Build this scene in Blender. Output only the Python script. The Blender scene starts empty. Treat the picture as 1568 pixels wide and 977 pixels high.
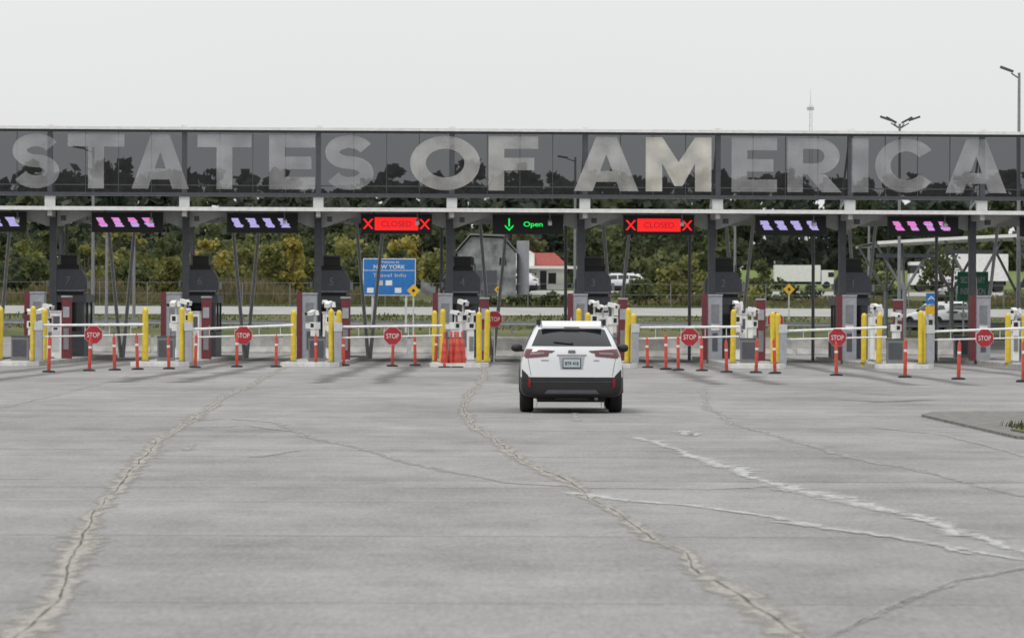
import bpy, bmesh, math, random
import numpy as np
from mathutils import Vector, Matrix
from mathutils.bvhtree import BVHTree
random.seed(7); rng=np.random.default_rng(7)
R=math.radians
scene=bpy.context.scene
FPX=6533.0; CH=1.73
ROLL=0.0038
def gp(px,py):
    """ground plane survey: photo reading -> metres (x, y)"""
    yy=py-(px-784)*ROLL
    d=FPX*CH/(yy-487)
    return ((px-784)*d/FPX, d)
# ------------------------------------------------------------ materials
def newmat(name):
    m=bpy.data.materials.new(name); m.use_nodes=True
    nt=m.node_tree
    for n in list(nt.nodes): nt.nodes.remove(n)
    o=nt.nodes.new('ShaderNodeOutputMaterial')
    return m,nt,o
def L(nt,a,b): nt.links.new(a,b)
def mat(name,col,rough=0.6,metal=0.0,var=0.12,scale=6.0,spec=0.4,coat=0.0,emit=None,es=1.0,bump=0.0):
    m,nt,o=newmat(name)
    b=nt.nodes.new('ShaderNodeBsdfPrincipled')
    tc=nt.nodes.new('ShaderNodeTexCoord')
    nz=nt.nodes.new('ShaderNodeTexNoise'); nz.inputs['Scale'].default_value=scale; nz.inputs['Detail'].default_value=6
    L(nt,tc.outputs['Object'],nz.inputs['Vector'])
    cr=nt.nodes.new('ShaderNodeValToRGB')
    cr.color_ramp.elements[0].position=.3; cr.color_ramp.elements[1].position=.7
    cr.color_ramp.elements[0].color=tuple(c*(1-var) for c in col)+(1,)
    cr.color_ramp.elements[1].color=tuple(min(1,c*(1+var)) for c in col)+(1,)
    L(nt,nz.outputs['Fac'],cr.inputs['Fac']); L(nt,cr.outputs['Color'],b.inputs['Base Color'])
    b.inputs['Roughness'].default_value=rough; b.inputs['Metallic'].default_value=metal
    b.inputs['Specular IOR Level'].default_value=spec
    b.inputs['Coat Weight'].default_value=coat
    if emit:
        b.inputs['Emission Color'].default_value=tuple(emit)+(1,); b.inputs['Emission Strength'].default_value=es
    if bump>0:
        bp=nt.nodes.new('ShaderNodeBump'); bp.inputs['Strength'].default_value=bump
        L(nt,nz.outputs['Fac'],bp.inputs['Height']); L(nt,bp.outputs['Normal'],b.inputs['Normal'])
    L(nt,b.outputs[0],o.inputs[0]); return m
def leafmat(name,c1,c2,c3):
    m,nt,o=newmat(name)
    b=nt.nodes.new('ShaderNodeBsdfPrincipled'); b.inputs['Roughness'].default_value=.7; b.inputs['Specular IOR Level'].default_value=.15
    g=nt.nodes.new('ShaderNodeNewGeometry')
    tc=nt.nodes.new('ShaderNodeTexCoord')
    nz=nt.nodes.new('ShaderNodeTexNoise'); nz.inputs['Scale'].default_value=.22; nz.inputs['Detail'].default_value=4
    L(nt,tc.outputs['Object'],nz.inputs['Vector'])
    ad=nt.nodes.new('ShaderNodeMath'); ad.operation='MULTIPLY_ADD'; ad.inputs[1].default_value=.45
    L(nt,g.outputs['Random Per Island'],ad.inputs[0])
    mu=nt.nodes.new('ShaderNodeMath'); mu.operation='MULTIPLY_ADD'; mu.inputs[1].default_value=1.6; mu.inputs[2].default_value=-.5
    L(nt,nz.outputs['Fac'],mu.inputs[0]); L(nt,mu.outputs[0],ad.inputs[2])
    cr=nt.nodes.new('ShaderNodeValToRGB'); e=cr.color_ramp.elements
    e[0].position=.1; e[0].color=c1+(1,); e[1].position=.95; e[1].color=c3+(1,)
    x=e.new(.5); x.color=c2+(1,)
    L(nt,ad.outputs[0],cr.inputs['Fac']); L(nt,cr.outputs['Color'],b.inputs['Base Color'])
    tr=nt.nodes.new('ShaderNodeBsdfTranslucent'); L(nt,cr.outputs['Color'],tr.inputs['Color'])
    mx=nt.nodes.new('ShaderNodeMixShader'); mx.inputs[0].default_value=.4
    L(nt,b.outputs[0],mx.inputs[1]); L(nt,tr.outputs[0],mx.inputs[2]); L(nt,mx.outputs[0],o.inputs[0]); return m

M={}
M['steel_dark']=mat('steel_dark',(.07,.075,.085),.45,.3)
M['steel_mid']=mat('steel_mid',(.2,.205,.215),.45,.3)
M['steel_light']=mat('steel_light',(.5,.51,.52),.4,.2)
M['white_metal']=mat('white_metal',(.68,.68,.67),.4,.0,var=.1)
M['soffit']=mat('soffit',(.52,.53,.53),.5,.0,var=.08)
M['booth_grey']=mat('booth_grey',(.085,.09,.105),.5,.2)
M['cab_grey']=mat('cab_grey',(.30,.31,.34),.5,.1)
M['maroon']=mat('maroon',(.13,.025,.032),.5)
M['black']=mat('black',(.012,.012,.013),.5)
M['rubber']=mat('rubber',(.02,.02,.021),.8,bump=.1)
M['yellow']=mat('safety_yellow',(.58,.43,.035),.45,var=.18)
M['orange']=mat('delineator_orange',(.45,.055,.035),.5,var=.25)
M['white_paint']=mat('white_paint',(.62,.62,.6),.5,var=.2,scale=3)
M['concrete']=mat('concrete',(.33,.325,.31),.85,var=.28,scale=2,bump=.15)
M['tan']=mat('tan_wood',(.42,.25,.13),.6)
M['stop_red']=mat('stop_red',(.33,.02,.03),.4)
M['blue_sign']=mat('blue_sign',(.02,.15,.42),.4)
M['green_sign']=mat('green_sign',(.02,.2,.12),.4)
M['yel_sign']=mat('yellow_sign',(.65,.38,.03),.4)
M['glassdark']=mat('dark_glass',(.012,.014,.016),.06,0,spec=.6)
M['led_red']=mat('led_red',(.02,0,0),.5,emit=(1,.02,.02),es=1.0)
M['led_red_dim']=mat('led_red_dim',(.02,0,0),.5,emit=(.38,.01,.02),es=1)
M['led_green']=mat('led_green',(0,.02,0),.5,emit=(.01,.95,.12),es=1)
M['led_lav']=mat('led_lavender',(.02,.02,.02),.5,emit=(.5,.44,.85),es=1,var=.0)
M['led_pink']=mat('led_pink',(.02,.02,.02),.5,emit=(.85,.24,.68),es=1)
M['barn']=mat('barn_boards',(.2,.21,.22),.8,var=.55,scale=1.2)
M['roof_red']=mat('roof_red',(.42,.12,.11),.6)
M['bark']=mat('bark',(.1,.08,.06),.9,var=.3)
M['leaf_far_haze']=leafmat('leaf_far_haze',(.05,.062,.054),(.066,.082,.064),(.095,.108,.078))  # distance haze painted in as lighter, greyer leaf colours
M['leaf_mid']=leafmat('leaf_mid',(.055,.07,.033),(.095,.115,.05),(.16,.175,.075))
M['leaf_dark']=leafmat('leaf_dark',(.042,.058,.034),(.066,.084,.045),(.10,.115,.06))
M['leaf_yellow']=leafmat('leaf_yellow',(.15,.13,.03),(.32,.27,.07),(.47,.39,.11))
M['leaf_ygreen']=leafmat('leaf_ygreen',(.09,.10,.038),(.18,.19,.065),(.3,.28,.09))
M['reed']=leafmat('reed',(.08,.072,.04),(.13,.115,.06),(.19,.165,.085))
M['grassblade']=leafmat('grassblade',(.05,.062,.022),(.085,.10,.035),(.14,.14,.055))

m,nt,o=newmat('tinted_glass')
t=nt.nodes.new('ShaderNodeBsdfTransparent'); t.inputs[0].default_value=(.155,.16,.168,1)
g=nt.nodes.new('ShaderNodeBsdfGlossy'); g.inputs['Roughness'].default_value=.04
mx=nt.nodes.new('ShaderNodeMixShader'); mx.inputs[0].default_value=.03
L(nt,t.outputs[0],mx.inputs[1]); L(nt,g.outputs[0],mx.inputs[2]); L(nt,mx.outputs[0],o.inputs[0]); M['tint']=m
def film(name,fac,col):
    m,nt,o=newmat(name)
    t=nt.nodes.new('ShaderNodeBsdfTransparent'); t.inputs[0].default_value=(.9,.9,.9,1)
    d=nt.nodes.new('ShaderNodeBsdfDiffuse'); d.inputs[0].default_value=col+(1,)
    tc=nt.nodes.new('ShaderNodeTexCoord'); nz=nt.nodes.new('ShaderNodeTexNoise'); nz.inputs['Scale'].default_value=.9; nz.inputs['Detail'].default_value=5
    L(nt,tc.outputs['Object'],nz.inputs['Vector'])
    mr=nt.nodes.new('ShaderNodeMapRange'); mr.inputs['From Min'].default_value=.35; mr.inputs['From Max'].default_value=.68
    mr.inputs['To Min'].default_value=fac*.7; mr.inputs['To Max'].default_value=min(1,fac*1.35)
    L(nt,nz.outputs['Fac'],mr.inputs['Value'])
    mx=nt.nodes.new('ShaderNodeMixShader'); L(nt,mr.outputs[0],mx.inputs[0])
    L(nt,t.outputs[0],mx.inputs[1]); L(nt,d.outputs[0],mx.inputs[2]); L(nt,mx.outputs[0],o.inputs[0]); return m
M['film']=film('letter_film',.25,(.75,.75,.77)); M['film_glare']=film('letter_film_painted_glare',.5,(.85,.82,.74)); M['film_glare_soft']=film('letter_film_painted_soft_glare',.33,(.78,.77,.75))  # the two brighter films paint sun and cloud reflections into the letter colour

def asphalt():
    m,nt,o=newmat('asphalt')
    b=nt.nodes.new('ShaderNodeBsdfPrincipled'); b.inputs['Roughness'].default_value=.85; b.inputs['Specular IOR Level'].default_value=.25
    tc=nt.nodes.new('ShaderNodeTexCoord')
    def noise(scale,detail,map=None,rough=.55):
        n=nt.nodes.new('ShaderNodeTexNoise'); n.inputs['Scale'].default_value=scale; n.inputs['Detail'].default_value=detail; n.inputs['Roughness'].default_value=rough
        if map:
            mp=nt.nodes.new('ShaderNodeMapping'); mp.inputs['Scale'].default_value=map
            L(nt,tc.outputs['Object'],mp.inputs['Vector']); L(nt,mp.outputs[0],n.inputs['Vector'])
        else: L(nt,tc.outputs['Object'],n.inputs['Vector'])
        return n
    big=noise(.2,7,(1,.35,1),.65); mid=noise(1.3,8,(1,.35,1),.7); fine=noise(26,4,(1,.14,1),.75); streak=noise(.5,6,(.1,1.1,1),.65)
    def madd(src,k,add):
        n=nt.nodes.new('ShaderNodeMath'); n.operation='MULTIPLY_ADD'; n.inputs[1].default_value=k
        L(nt,src,n.inputs[0])
        if isinstance(add,float): n.inputs[2].default_value=add
        else: L(nt,add,n.inputs[2])
        return n.outputs[0]
    ks=(1.35,.8,1.0,.65)
    v=madd(big.outputs['Fac'],ks[0],.5-sum(ks)/2)
    v=madd(mid.outputs['Fac'],ks[1],v); v=madd(fine.outputs['Fac'],ks[2],v); v=madd(streak.outputs['Fac'],ks[3],v)
    cr=nt.nodes.new('ShaderNodeValToRGB'); e=cr.color_ramp.elements
    e[0].position=.0; e[0].color=(.12,.119,.117,1); e[1].position=1.; e[1].color=(.325,.322,.314,1)
    L(nt,v,cr.inputs['Fac'])
    vo=nt.nodes.new('ShaderNodeTexVoronoi'); vo.inputs['Scale'].default_value=6
    mp=nt.nodes.new('ShaderNodeMapping'); mp.inputs['Scale'].default_value=(1,.3,1)
    L(nt,tc.outputs['Object'],mp.inputs['Vector']); L(nt,mp.outputs[0],vo.inputs['Vector'])
    sp=nt.nodes.new('ShaderNodeMath'); sp.operation='LESS_THAN'; sp.inputs[1].default_value=.055; L(nt,vo.outputs['Distance'],sp.inputs[0])
    sk=nt.nodes.new('ShaderNodeMath'); sk.operation='MULTIPLY'; sk.inputs[1].default_value=.4; L(nt,sp.outputs[0],sk.inputs[0])
    mx=nt.nodes.new('ShaderNodeMixRGB'); mx.inputs[2].default_value=(.42,.42,.4,1)
    L(nt,sk.outputs[0],mx.inputs[0]); L(nt,cr.outputs['Color'],mx.inputs[1])
    L(nt,mx.outputs[0],b.inputs['Base Color'])
    bp=nt.nodes.new('ShaderNodeBump'); bp.inputs['Strength'].default_value=.35; bp.inputs['Distance'].default_value=.01
    L(nt,fine.outputs['Fac'],bp.inputs['Height']); L(nt,bp.outputs['Normal'],b.inputs['Normal'])
    L(nt,b.outputs[0],o.inputs[0]); return m
M['asphalt']=asphalt()
def ribbon_mat(name,col,col2,thr,nscale=2.5,amp=.9,maxa=1.0,soft=.09):
    m,nt,o=newmat(name)
    uv=nt.nodes.new('ShaderNodeUVMap'); uv.uv_map='UVMap'
    se=nt.nodes.new('ShaderNodeSeparateXYZ'); L(nt,uv.outputs[0],se.inputs[0])
    a=nt.nodes.new('ShaderNodeMath'); a.operation='SUBTRACT'; a.inputs[1].default_value=.5; L(nt,se.outputs['Y'],a.inputs[0])
    ab=nt.nodes.new('ShaderNodeMath'); ab.operation='ABSOLUTE'; L(nt,a.outputs[0],ab.inputs[0])
    tc=nt.nodes.new('ShaderNodeTexCoord')
    mp=nt.nodes.new('ShaderNodeMapping'); mp.inputs['Scale'].default_value=(1.6,.45,1); L(nt,tc.outputs['Object'],mp.inputs['Vector'])
    nz=nt.nodes.new('ShaderNodeTexNoise'); nz.inputs['Scale'].default_value=nscale; nz.inputs['Detail'].default_value=8; nz.inputs['Roughness'].default_value=.7
    L(nt,mp.outputs[0],nz.inputs['Vector'])
    ma=nt.nodes.new('ShaderNodeMath'); ma.operation='MULTIPLY_ADD'; ma.inputs[1].default_value=amp; L(nt,nz.outputs['Fac'],ma.inputs[0]); L(nt,ab.outputs[0],ma.inputs[2])
    mr=nt.nodes.new('ShaderNodeMapRange'); mr.inputs['From Min'].default_value=thr-soft; mr.inputs['From Max'].default_value=thr+soft*.7
    mr.inputs['To Min'].default_value=maxa; mr.inputs['To Max'].default_value=0; L(nt,ma.outputs[0],mr.inputs['Value'])
    d=nt.nodes.new('ShaderNodeBsdfDiffuse')
    n2=nt.nodes.new('ShaderNodeTexNoise'); n2.inputs['Scale'].default_value=14; n2.inputs['Detail'].default_value=4; L(nt,tc.outputs['Object'],n2.inputs['Vector'])
    cr=nt.nodes.new('ShaderNodeValToRGB'); cr.color_ramp.elements[0].color=col+(1,); cr.color_ramp.elements[1].color=col2+(1,)
    cr.color_ramp.elements[0].position=.35; cr.color_ramp.elements[1].position=.65
    L(nt,n2.outputs['Fac'],cr.inputs['Fac']); L(nt,cr.outputs['Color'],d.inputs[0])
    t=nt.nodes.new('ShaderNodeBsdfTransparent'); mx=nt.nodes.new('ShaderNodeMixShader')
    L(nt,mr.outputs[0],mx.inputs[0]); L(nt,t.outputs[0],mx.inputs[1]); L(nt,d.outputs[0],mx.inputs[2]); L(nt,mx.outputs[0],o.inputs[0]); return m
M['seal']=ribbon_mat('crack_spall',(.25,.24,.222),(.385,.365,.34),.82,amp=1.2,maxa=.95,soft=.14)
M['seal_hi']=ribbon_mat('crack_patch_light',(.35,.35,.34),(.48,.48,.47),.84,nscale=4,amp=1.3,maxa=.9,soft=.16)
M['seal_lo']=ribbon_mat('crack_faint',(.28,.275,.27),(.385,.375,.365),.80,amp=1.2,maxa=.8,soft=.16)
M['crackdark']=ribbon_mat('crack_dark',(.07,.068,.065),(.12,.115,.11),.60,nscale=3,amp=.95,maxa=.65)
M['joint']=ribbon_mat('joint_line',(.25,.25,.245),(.33,.33,.32),.7,nscale=1.2,maxa=.5,soft=.2)
M['jointd']=ribbon_mat('joint_dark',(.1,.1,.098),(.14,.14,.14),.66,nscale=1.2,maxa=.4,soft=.2)
M['tyrewear']=ribbon_mat('tyre_wear',(.09,.09,.09),(.13,.13,.13),.8,nscale=.8,amp=.9,maxa=.4,soft=.3)
def groundmat():
    m,nt,o=newmat('grass_ground')
    b=nt.nodes.new('ShaderNodeBsdfPrincipled'); b.inputs['Roughness'].default_value=.9; b.inputs['Specular IOR Level'].default_value=.1
    tc=nt.nodes.new('ShaderNodeTexCoord')
    n1=nt.nodes.new('ShaderNodeTexNoise'); n1.inputs['Scale'].default_value=.3; n1.inputs['Detail'].default_value=8; L(nt,tc.outputs['Object'],n1.inputs['Vector'])
    cr=nt.nodes.new('ShaderNodeValToRGB'); e=cr.color_ramp.elements
    e[0].position=.32; e[0].color=(.055,.068,.024,1); e[1].position=.72; e[1].color=(.14,.12,.065,1); x=e.new(.5); x.color=(.082,.10,.036,1)
    L(nt,n1.outputs['Fac'],cr.inputs['Fac']); L(nt,cr.outputs['Color'],b.inputs['Base Color']); L(nt,b.outputs[0],o.inputs[0]); return m
M['grass']=groundmat()
M['field']=mat('mown_field',(.12,.16,.05),.9,var=.2,scale=.08,spec=.1)
M['gravel']=mat('gravel',(.17,.165,.155),.95,var=.35,scale=5,spec=.1,bump=.3)
M['road_pale']=mat('pale_concrete_road',(.28,.28,.27),.85,var=.12,scale=.6)
M['plaza']=mat('plaza_concrete',(.19,.188,.182),.85,var=.3,scale=.8)

# ------------------------------------------------------------ builder
class B:
    def __init__(s): s.v=[];s.f=[];s.m=[];s.s=[];s.mats=[]
    def mi(s,k):
        if k not in s.mats: s.mats.append(k)
        return s.mats.index(k)
    def add(s,vs,fs,k,smooth=False):
        o=len(s.v); s.v+= [tuple(p) for p in vs]; i=s.mi(k)
        for f in fs: s.f.append(tuple(o+a for a in f)); s.m.append(i); s.s.append(smooth)
    def box(s,c,d,k,rz=0,rx=0,ry=0):
        x,y,z=d[0]/2,d[1]/2,d[2]/2
        vs=[Vector((a*x,b*y,e*z)) for a in(-1,1) for b in(-1,1) for e in(-1,1)]
        mt=Matrix.Rotation(rz,3,'Z')@Matrix.Rotation(ry,3,'Y')@Matrix.Rotation(rx,3,'X')
        vs=[mt@q+Vector(c) for q in vs]
        s.add(vs,[(0,1,3,2),(4,6,7,5),(0,4,5,1),(2,3,7,6),(0,2,6,4),(1,5,7,3)],k)
    def bbox(s,x0,x1,y0,y1,z0,z1,k): s.box(((x0+x1)/2,(y0+y1)/2,(z0+z1)/2),(x1-x0,y1-y0,z1-z0),k)
    def cyl(s,p0,p1,r0,r1=None,n=12,k='steel_mid',caps=True):
        if r1 is None:r1=r0
        p0=Vector(p0);p1=Vector(p1);d=(p1-p0).normalized()
        a=d.orthogonal().normalized(); b=d.cross(a)
        vs=[];
        for p,r in((p0,r0),(p1,r1)):
            for i in range(n):
                t=2*math.pi*i/n; vs.append(p+a*math.cos(t)*r+b*math.sin(t)*r)
        s.add(vs,[(i,(i+1)%n,n+(i+1)%n,n+i) for i in range(n)],k,True)
        if caps:
            s.add(vs[:n],[tuple(range(n-1,-1,-1))],k); s.add(vs[n:],[tuple(range(n))],k)
    def lathe(s,prof,c,k,n=16,axis='Z'):
        vs=[];m_=len(prof)
        for i in range(n):
            t=2*math.pi*i/n
            for r,h in prof:
                if axis=='Z': vs.append((c[0]+r*math.cos(t),c[1]+r*math.sin(t),c[2]+h))
                else: vs.append((c[0]+h,c[1]+r*math.cos(t),c[2]+r*math.sin(t)))
        fs=[]
        for i in range(n):
            j=(i+1)%n
            for q in range(m_-1): fs.append((i*m_+q,j*m_+q,j*m_+q+1,i*m_+q+1))
        s.add(vs,fs,k,True)
    def prism(s,pts,y0,y1,k):
        n=len(pts); vs=[(p[0],y0,p[1]) for p in pts]+[(p[0],y1,p[1]) for p in pts]
        s.add(vs,[tuple(range(n)),tuple(range(2*n-1,n-1,-1))]+[(i,n+i,n+(i+1)%n,(i+1)%n) for i in range(n)],k)
    def prismz(s,pts,z0,z1,k):
        n=len(pts); vs=[(p[0],p[1],z0) for p in pts]+[(p[0],p[1],z1) for p in pts]
        s.add(vs,[tuple(range(n-1,-1,-1)),tuple(range(n,2*n))]+[(i,(i+1)%n,n+(i+1)%n,n+i) for i in range(n)],k)
    def text(s,txt,x0,x1,z0,z1,y,k,off=0.0,keep=False):
        cu=bpy.data.curves.new('t','FONT'); cu.body=txt; cu.offset=off; cu.resolution_u=6
        ob=bpy.data.objects.new('t',cu); scene.collection.objects.link(ob)
        dg=bpy.context.evaluated_depsgraph_get(); dg.update()
        me=bpy.data.meshes.new_from_object(ob.evaluated_get(dg))
        vs=np.array([q.co[:] for q in me.vertices]); fs=[tuple(p.vertices) for p in me.polygons]
        bpy.data.objects.remove(ob); 
        a=vs.min(0); b=vs.max(0)
        sx=(x1-x0)/(b[0]-a[0]); sz=(z1-z0)/(b[1]-a[1])
        if keep: 
            sx=sz; mid=(x0+x1)/2; w=(b[0]-a[0])*sx; x0=mid-w/2
        out=[((q[0]-a[0])*sx+x0,y,(q[1]-a[1])*sz+z0) for q in vs]
        s.add(out,fs,k); bpy.data.meshes.remove(me)
    def mesh(s,name):
        me=bpy.data.meshes.new(name); me.from_pydata([tuple(p) for p in s.v],[],s.f)
        for k in s.mats: me.materials.append(M[k])
        me.polygons.foreach_set('material_index',s.m); me.polygons.foreach_set('use_smooth',s.s); me.update(); return me
    def obj(s,name,loc=(0,0,0),rz=0,parent=None,bevel=0):
        o=place(s.mesh(name),name,loc,rz,parent)
        if bevel:
            md=o.modifiers.new('Bevel','BEVEL'); md.width=bevel; md.segments=2; md.limit_method='ANGLE'; md.angle_limit=R(40)
        return o
def place(me,name,loc=(0,0,0),rz=0,parent=None):
    o=bpy.data.objects.new(name,me); scene.collection.objects.link(o)
    o.location=loc; o.rotation_euler=(0,0,rz)
    if parent: o.parent=parent
    return o
def empty(name,loc=(0,0,0),rz=0):
    e=bpy.data.objects.new(name,None); scene.collection.objects.link(e); e.location=loc; e.rotation_euler=(0,0,rz); return e
def letter(b,ch,x0,x1,z0,z1,y,k):
    """heavy grotesque capital made of abutting (never overlapping) pieces"""
    w=x1-x0; h=z1-z0; t=.29*h; th=.23*h
    def P(pts): b.add([(x0+a,y,z0+c) for a,c in pts],[tuple(range(len(pts)))],k)
    def Rr(a,c,d,e): P([(a,d),(c,d),(c,e),(a,e)])
    def arc(cx,cz,rx,rz,tx,tz_,a0,a1,n=28):
        vs=[]
        for i in range(n+1):
            q=R(a0+(a1-a0)*i/n); vs+=[(x0+cx+rx*math.cos(q),y,z0+cz+rz*math.sin(q)),(x0+cx+(rx-tx)*math.cos(q),y,z0+cz+(rz-tz_)*math.sin(q))]
        b.add(vs,[(2*i,2*i+1,2*i+3,2*i+2) for i in range(n)],k)
    if ch=='I': Rr(0,w,0,h)
    elif ch=='T': Rr(0,w,h-th,h); Rr(w/2-t/2,w/2+t/2,0,h-th)
    elif ch in 'EF':
        Rr(0,t,0,h); Rr(t,w,h-th,h); Rr(t,w*.92,.5*h-th/2-.01*h,.5*h+th/2-.01*h)
        if ch=='E': Rr(t,w,0,th)
    elif ch=='A':
        P([(0,0),(.29*w,0),(.5*w,.68*h),(.5*w,h),(.34*w,h)]); P([(w,0),(.66*w,h),(.5*w,h),(.5*w,.68*h),(.71*w,0)])
        f=lambda z:.29*w+.21*w*z/.68
        P([(f(.17),.17*h),(w-f(.17),.17*h),(w-f(.37),.37*h),(f(.37),.37*h)])
    elif ch=='M':
        s=.25*w; Rr(0,s,0,h); Rr(w-s,w,0,h)
        P([(s,h),(s,.52*h),(.44*w,.1*h),(.5*w,.1*h),(.5*w,.54*h)]); P([(w-s,h),(.5*w,.54*h),(.5*w,.1*h),(.56*w,.1*h),(w-s,.52*h)])
    elif ch=='O': arc(w/2,h/2,w/2,h/2,t,th*1.02,0,360,44)
    elif ch=='C': arc(w/2,h/2,w/2*1.04,h/2,t,th*1.02,36,324,40)
    elif ch=='R':
        s2=.2*h; Rr(0,t,0,h); Rr(t,.52*w,h-s2,h); Rr(t,.52*w,.33*h,.33*h+s2)
        arc(.52*w,.665*h,.44*w,.335*h,t*.98,s2,-90,90,18)
        P([(.36*w,.33*h),(.70*w,.33*h),(w,0),(.64*w,0)])
    elif ch=='S':
        tw=.232*h; rx=(w-.27*h)/2; rz=(.5*h-tw/2)/2; cz1=.5*h+rz; cz0=.5*h-rz
        C=[]
        for i in range(25): q=R(22+(270-22)*i/24); C.append((w/2+rx*math.cos(q),cz1+rz*math.sin(q)))
        for i in range(1,25): q=R(90-(248)*i/24); C.append((w/2+rx*math.cos(q),cz0+rz*math.sin(q)))
        vs=[]
        for i,c in enumerate(C):
            a=C[max(0,i-1)];d=C[min(len(C)-1,i+1)]; tx,tz2=d[0]-a[0],d[1]-a[1]; l=math.hypot(tx,tz2)
            hw=tw/2*(1+.12*abs(tz2)/l); vs+=[(x0+c[0]-tz2/l*hw,y,z0+c[1]+tx/l*hw),(x0+c[0]+tz2/l*hw,y,z0+c[1]-tx/l*hw)]
        b.add(vs,[(2*i,2*i+1,2*i+3,2*i+2) for i in range(len(C)-1)],k)

# ------------------------------------------------------------ terrain
TY=[-300,222,250,268,300,400,620,760,1500,4000]; TZ=[0,0,1.72,2.42,2.9,4.6,6.2,10.5,14,14]
def tz(y): return float(np.interp(y,TY,TZ))
b=B(); ys=TY; xs=list(range(-2000,2001,200))
vs=[(x,y,tz(y)) for y in ys for x in xs]; n=len(xs)
b.add(vs,[(j*n+i,j*n+i+1,(j+1)*n+i+1,(j+1)*n+i) for j in range(len(ys)-1) for i in range(n-1)],'grass')
b.obj('ground')
b=B(); 
b.add([(-160,-60,.006),(160,-60,.006),(160,158,.006),(-160,158,.006)],[(0,1,2,3)],'asphalt')
b.obj('asphalt_road')
def strip(name,x0,x1,y0,y1,k,dz=.03):
    b=B(); yy=[y0]+[y for y in TY if y0<y<y1]+[y1]
    vs=[]; 
    for y in yy: vs+=[(x0,y,tz(y)+dz),(x1,y,tz(y)+dz)]
    b.add(vs,[(2*i,2*i+1,2*i+3,2*i+2) for i in range(len(yy)-1)],k); return b.obj(name)
strip('plaza_pavement',-160,160,158,232,'plaza',.006)
strip('concrete_road',-160,160,254,267,'road_pale')
strip('mown_field',18,200,560,757,'field')
strip('parking_lot_pavement',-1,60,338,372,'road_pale')

def ribbon(b_list,pts,w,k,z,jit=.05,seed=0,world=False,wv=.5):
    r=random.Random(seed)
    P=[gp(*p) for p in pts] if not world else pts
    Q=[]
    for i in range(len(P)-1):
        a,c=P[i],P[i+1]; ln=math.hypot(c[0]-a[0],c[1]-a[1]); n=max(2,int(ln/.35))
        for j in range(n):
            t=j/n; Q.append((a[0]+(c[0]-a[0])*t,a[1]+(c[1]-a[1])*t))
    Q.append(P[-1])
    ph=[r.uniform(0,6) for _ in range(4)]
    S=0; out=[]; wk=0
    for i,q in enumerate(Q):
        if i: S+=math.hypot(q[0]-Q[i-1][0],q[1]-Q[i-1][1])
        wk=wk*.9+r.uniform(-1,1)*jit*.5
        dx=jit*(.5*math.sin(S*.43+ph[0])+.35*math.sin(S*1.7+ph[1]))+wk
        out.append((q[0]+dx,q[1],S))
    vs=[];uv=[]
    for i,q in enumerate(out):
        a=out[max(0,i-1)];c=out[min(len(out)-1,i+1)]
        tx,ty=c[0]-a[0],c[1]-a[1]; l=math.hypot(tx,ty) or 1; nx,ny=-ty/l,tx/l
        ww=w*(1-wv+wv*1.3*abs(math.sin(q[2]*.31+ph[1])*math.sin(q[2]*.13+ph[3]))+.3*r.random())
        vs+=[(q[0]+nx*ww/2,q[1]+ny*ww/2,z),(q[0]-nx*ww/2,q[1]-ny*ww/2,z)]; uv+=[(q[2],0),(q[2],1)]
    b_list.append((vs,[(2*i,2*i+1,2*i+3,2*i+2) for i in range(len(out)-1)],uv,k))
rl=[]
A=[(470,551),(435,562),(385,590),(345,605),(320,628),(285,648),(240,680),(205,715),(178,752),(150,785),(135,820),(100,880),(80,920),(45,955),(20,980),(-30,1050)]
Bc=[(738,560),(742,580),(715,610),(712,630),(725,655),(760,675),(790,700),(830,722),(880,745),(900,765),(950,790),(980,815),(1040,845),(1080,880),(1130,910),(1190,945),(1235,978),(1300,1040)]
C=[(285,645),(350,641),(425,647),(470,670),(540,685),(620,708),(700,725),(780,740),(870,745)]
D=[(1075,595),(1085,625),(1130,650),(1200,670),(1300,700),(1400,720),(1500,745),(1600,768)]
E=[(975,670),(1030,685),(1090,710),(1150,728),(1220,748),(1300,768),(1400,790),(1480,820),(1568,843),(1640,860)]
F=[(890,755),(960,768),(1060,775),(1160,790),(1250,808),(1350,822),(1450,838),(1568,858),(1640,868)]
G_=[(1620,860),(1480,890),(1400,920),(1300,965),(1200,1020)]
ribbon(rl,A,.46,'seal',.011,.03,1); ribbon(rl,A,.05,'crackdark',.0155,.03,1)
ribbon(rl,Bc,.40,'seal',.011,.035,2); ribbon(rl,Bc,.055,'crackdark',.0155,.035,2)
ribbon(rl,C,.34,'seal_lo',.012,.03,3); ribbon(rl,C,.03,'crackdark',.0165,.03,3)
ribbon(rl,D,.36,'seal_lo',.012,.03,4); ribbon(rl,D,.025,'crackdark',.0165,.03,4)
ribbon(rl,E,.62,'seal_hi',.013,.07,5,wv=.7)
ribbon(rl,F,.46,'seal_hi',.0135,.06,6,wv=.7)
ribbon(rl,[(1390,793),(1440,800),(1480,822)],.5,'seal_hi',.0138,.06,61)
ribbon(rl,[(1190,742),(1225,752)],.6,'seal_hi',.0139,.05,62)
ribbon(rl,[(1185,800),(1300,812),(1400,828),(1500,850)],.35,'seal_hi',.0141,.07,63)
ribbon(rl,[(885,748),(960,748),(1080,750),(1200,745)],.3,'seal_lo',.0143,.05,64)
ribbon(rl,G_,.04,'crackdark',.0145,.03,7); ribbon(rl,G_,.2,'seal_lo',.0127,.03,7)
ribbon(rl,[(390,700),(420,695),(455,690)],.5,'seal_lo',.0132,.05,8)
ribbon(rl,[(1045,660),(1060,668),(1075,664)],.5,'seal_hi',.0132,.05,9)
ribbon(rl,[(880,632),(884,645)],.3,'seal_lo',.0132,.02,10)
ribbon(rl,[(230,690),(290,690),(300,680)],.4,'seal_lo',.0134,.05,11)
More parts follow.
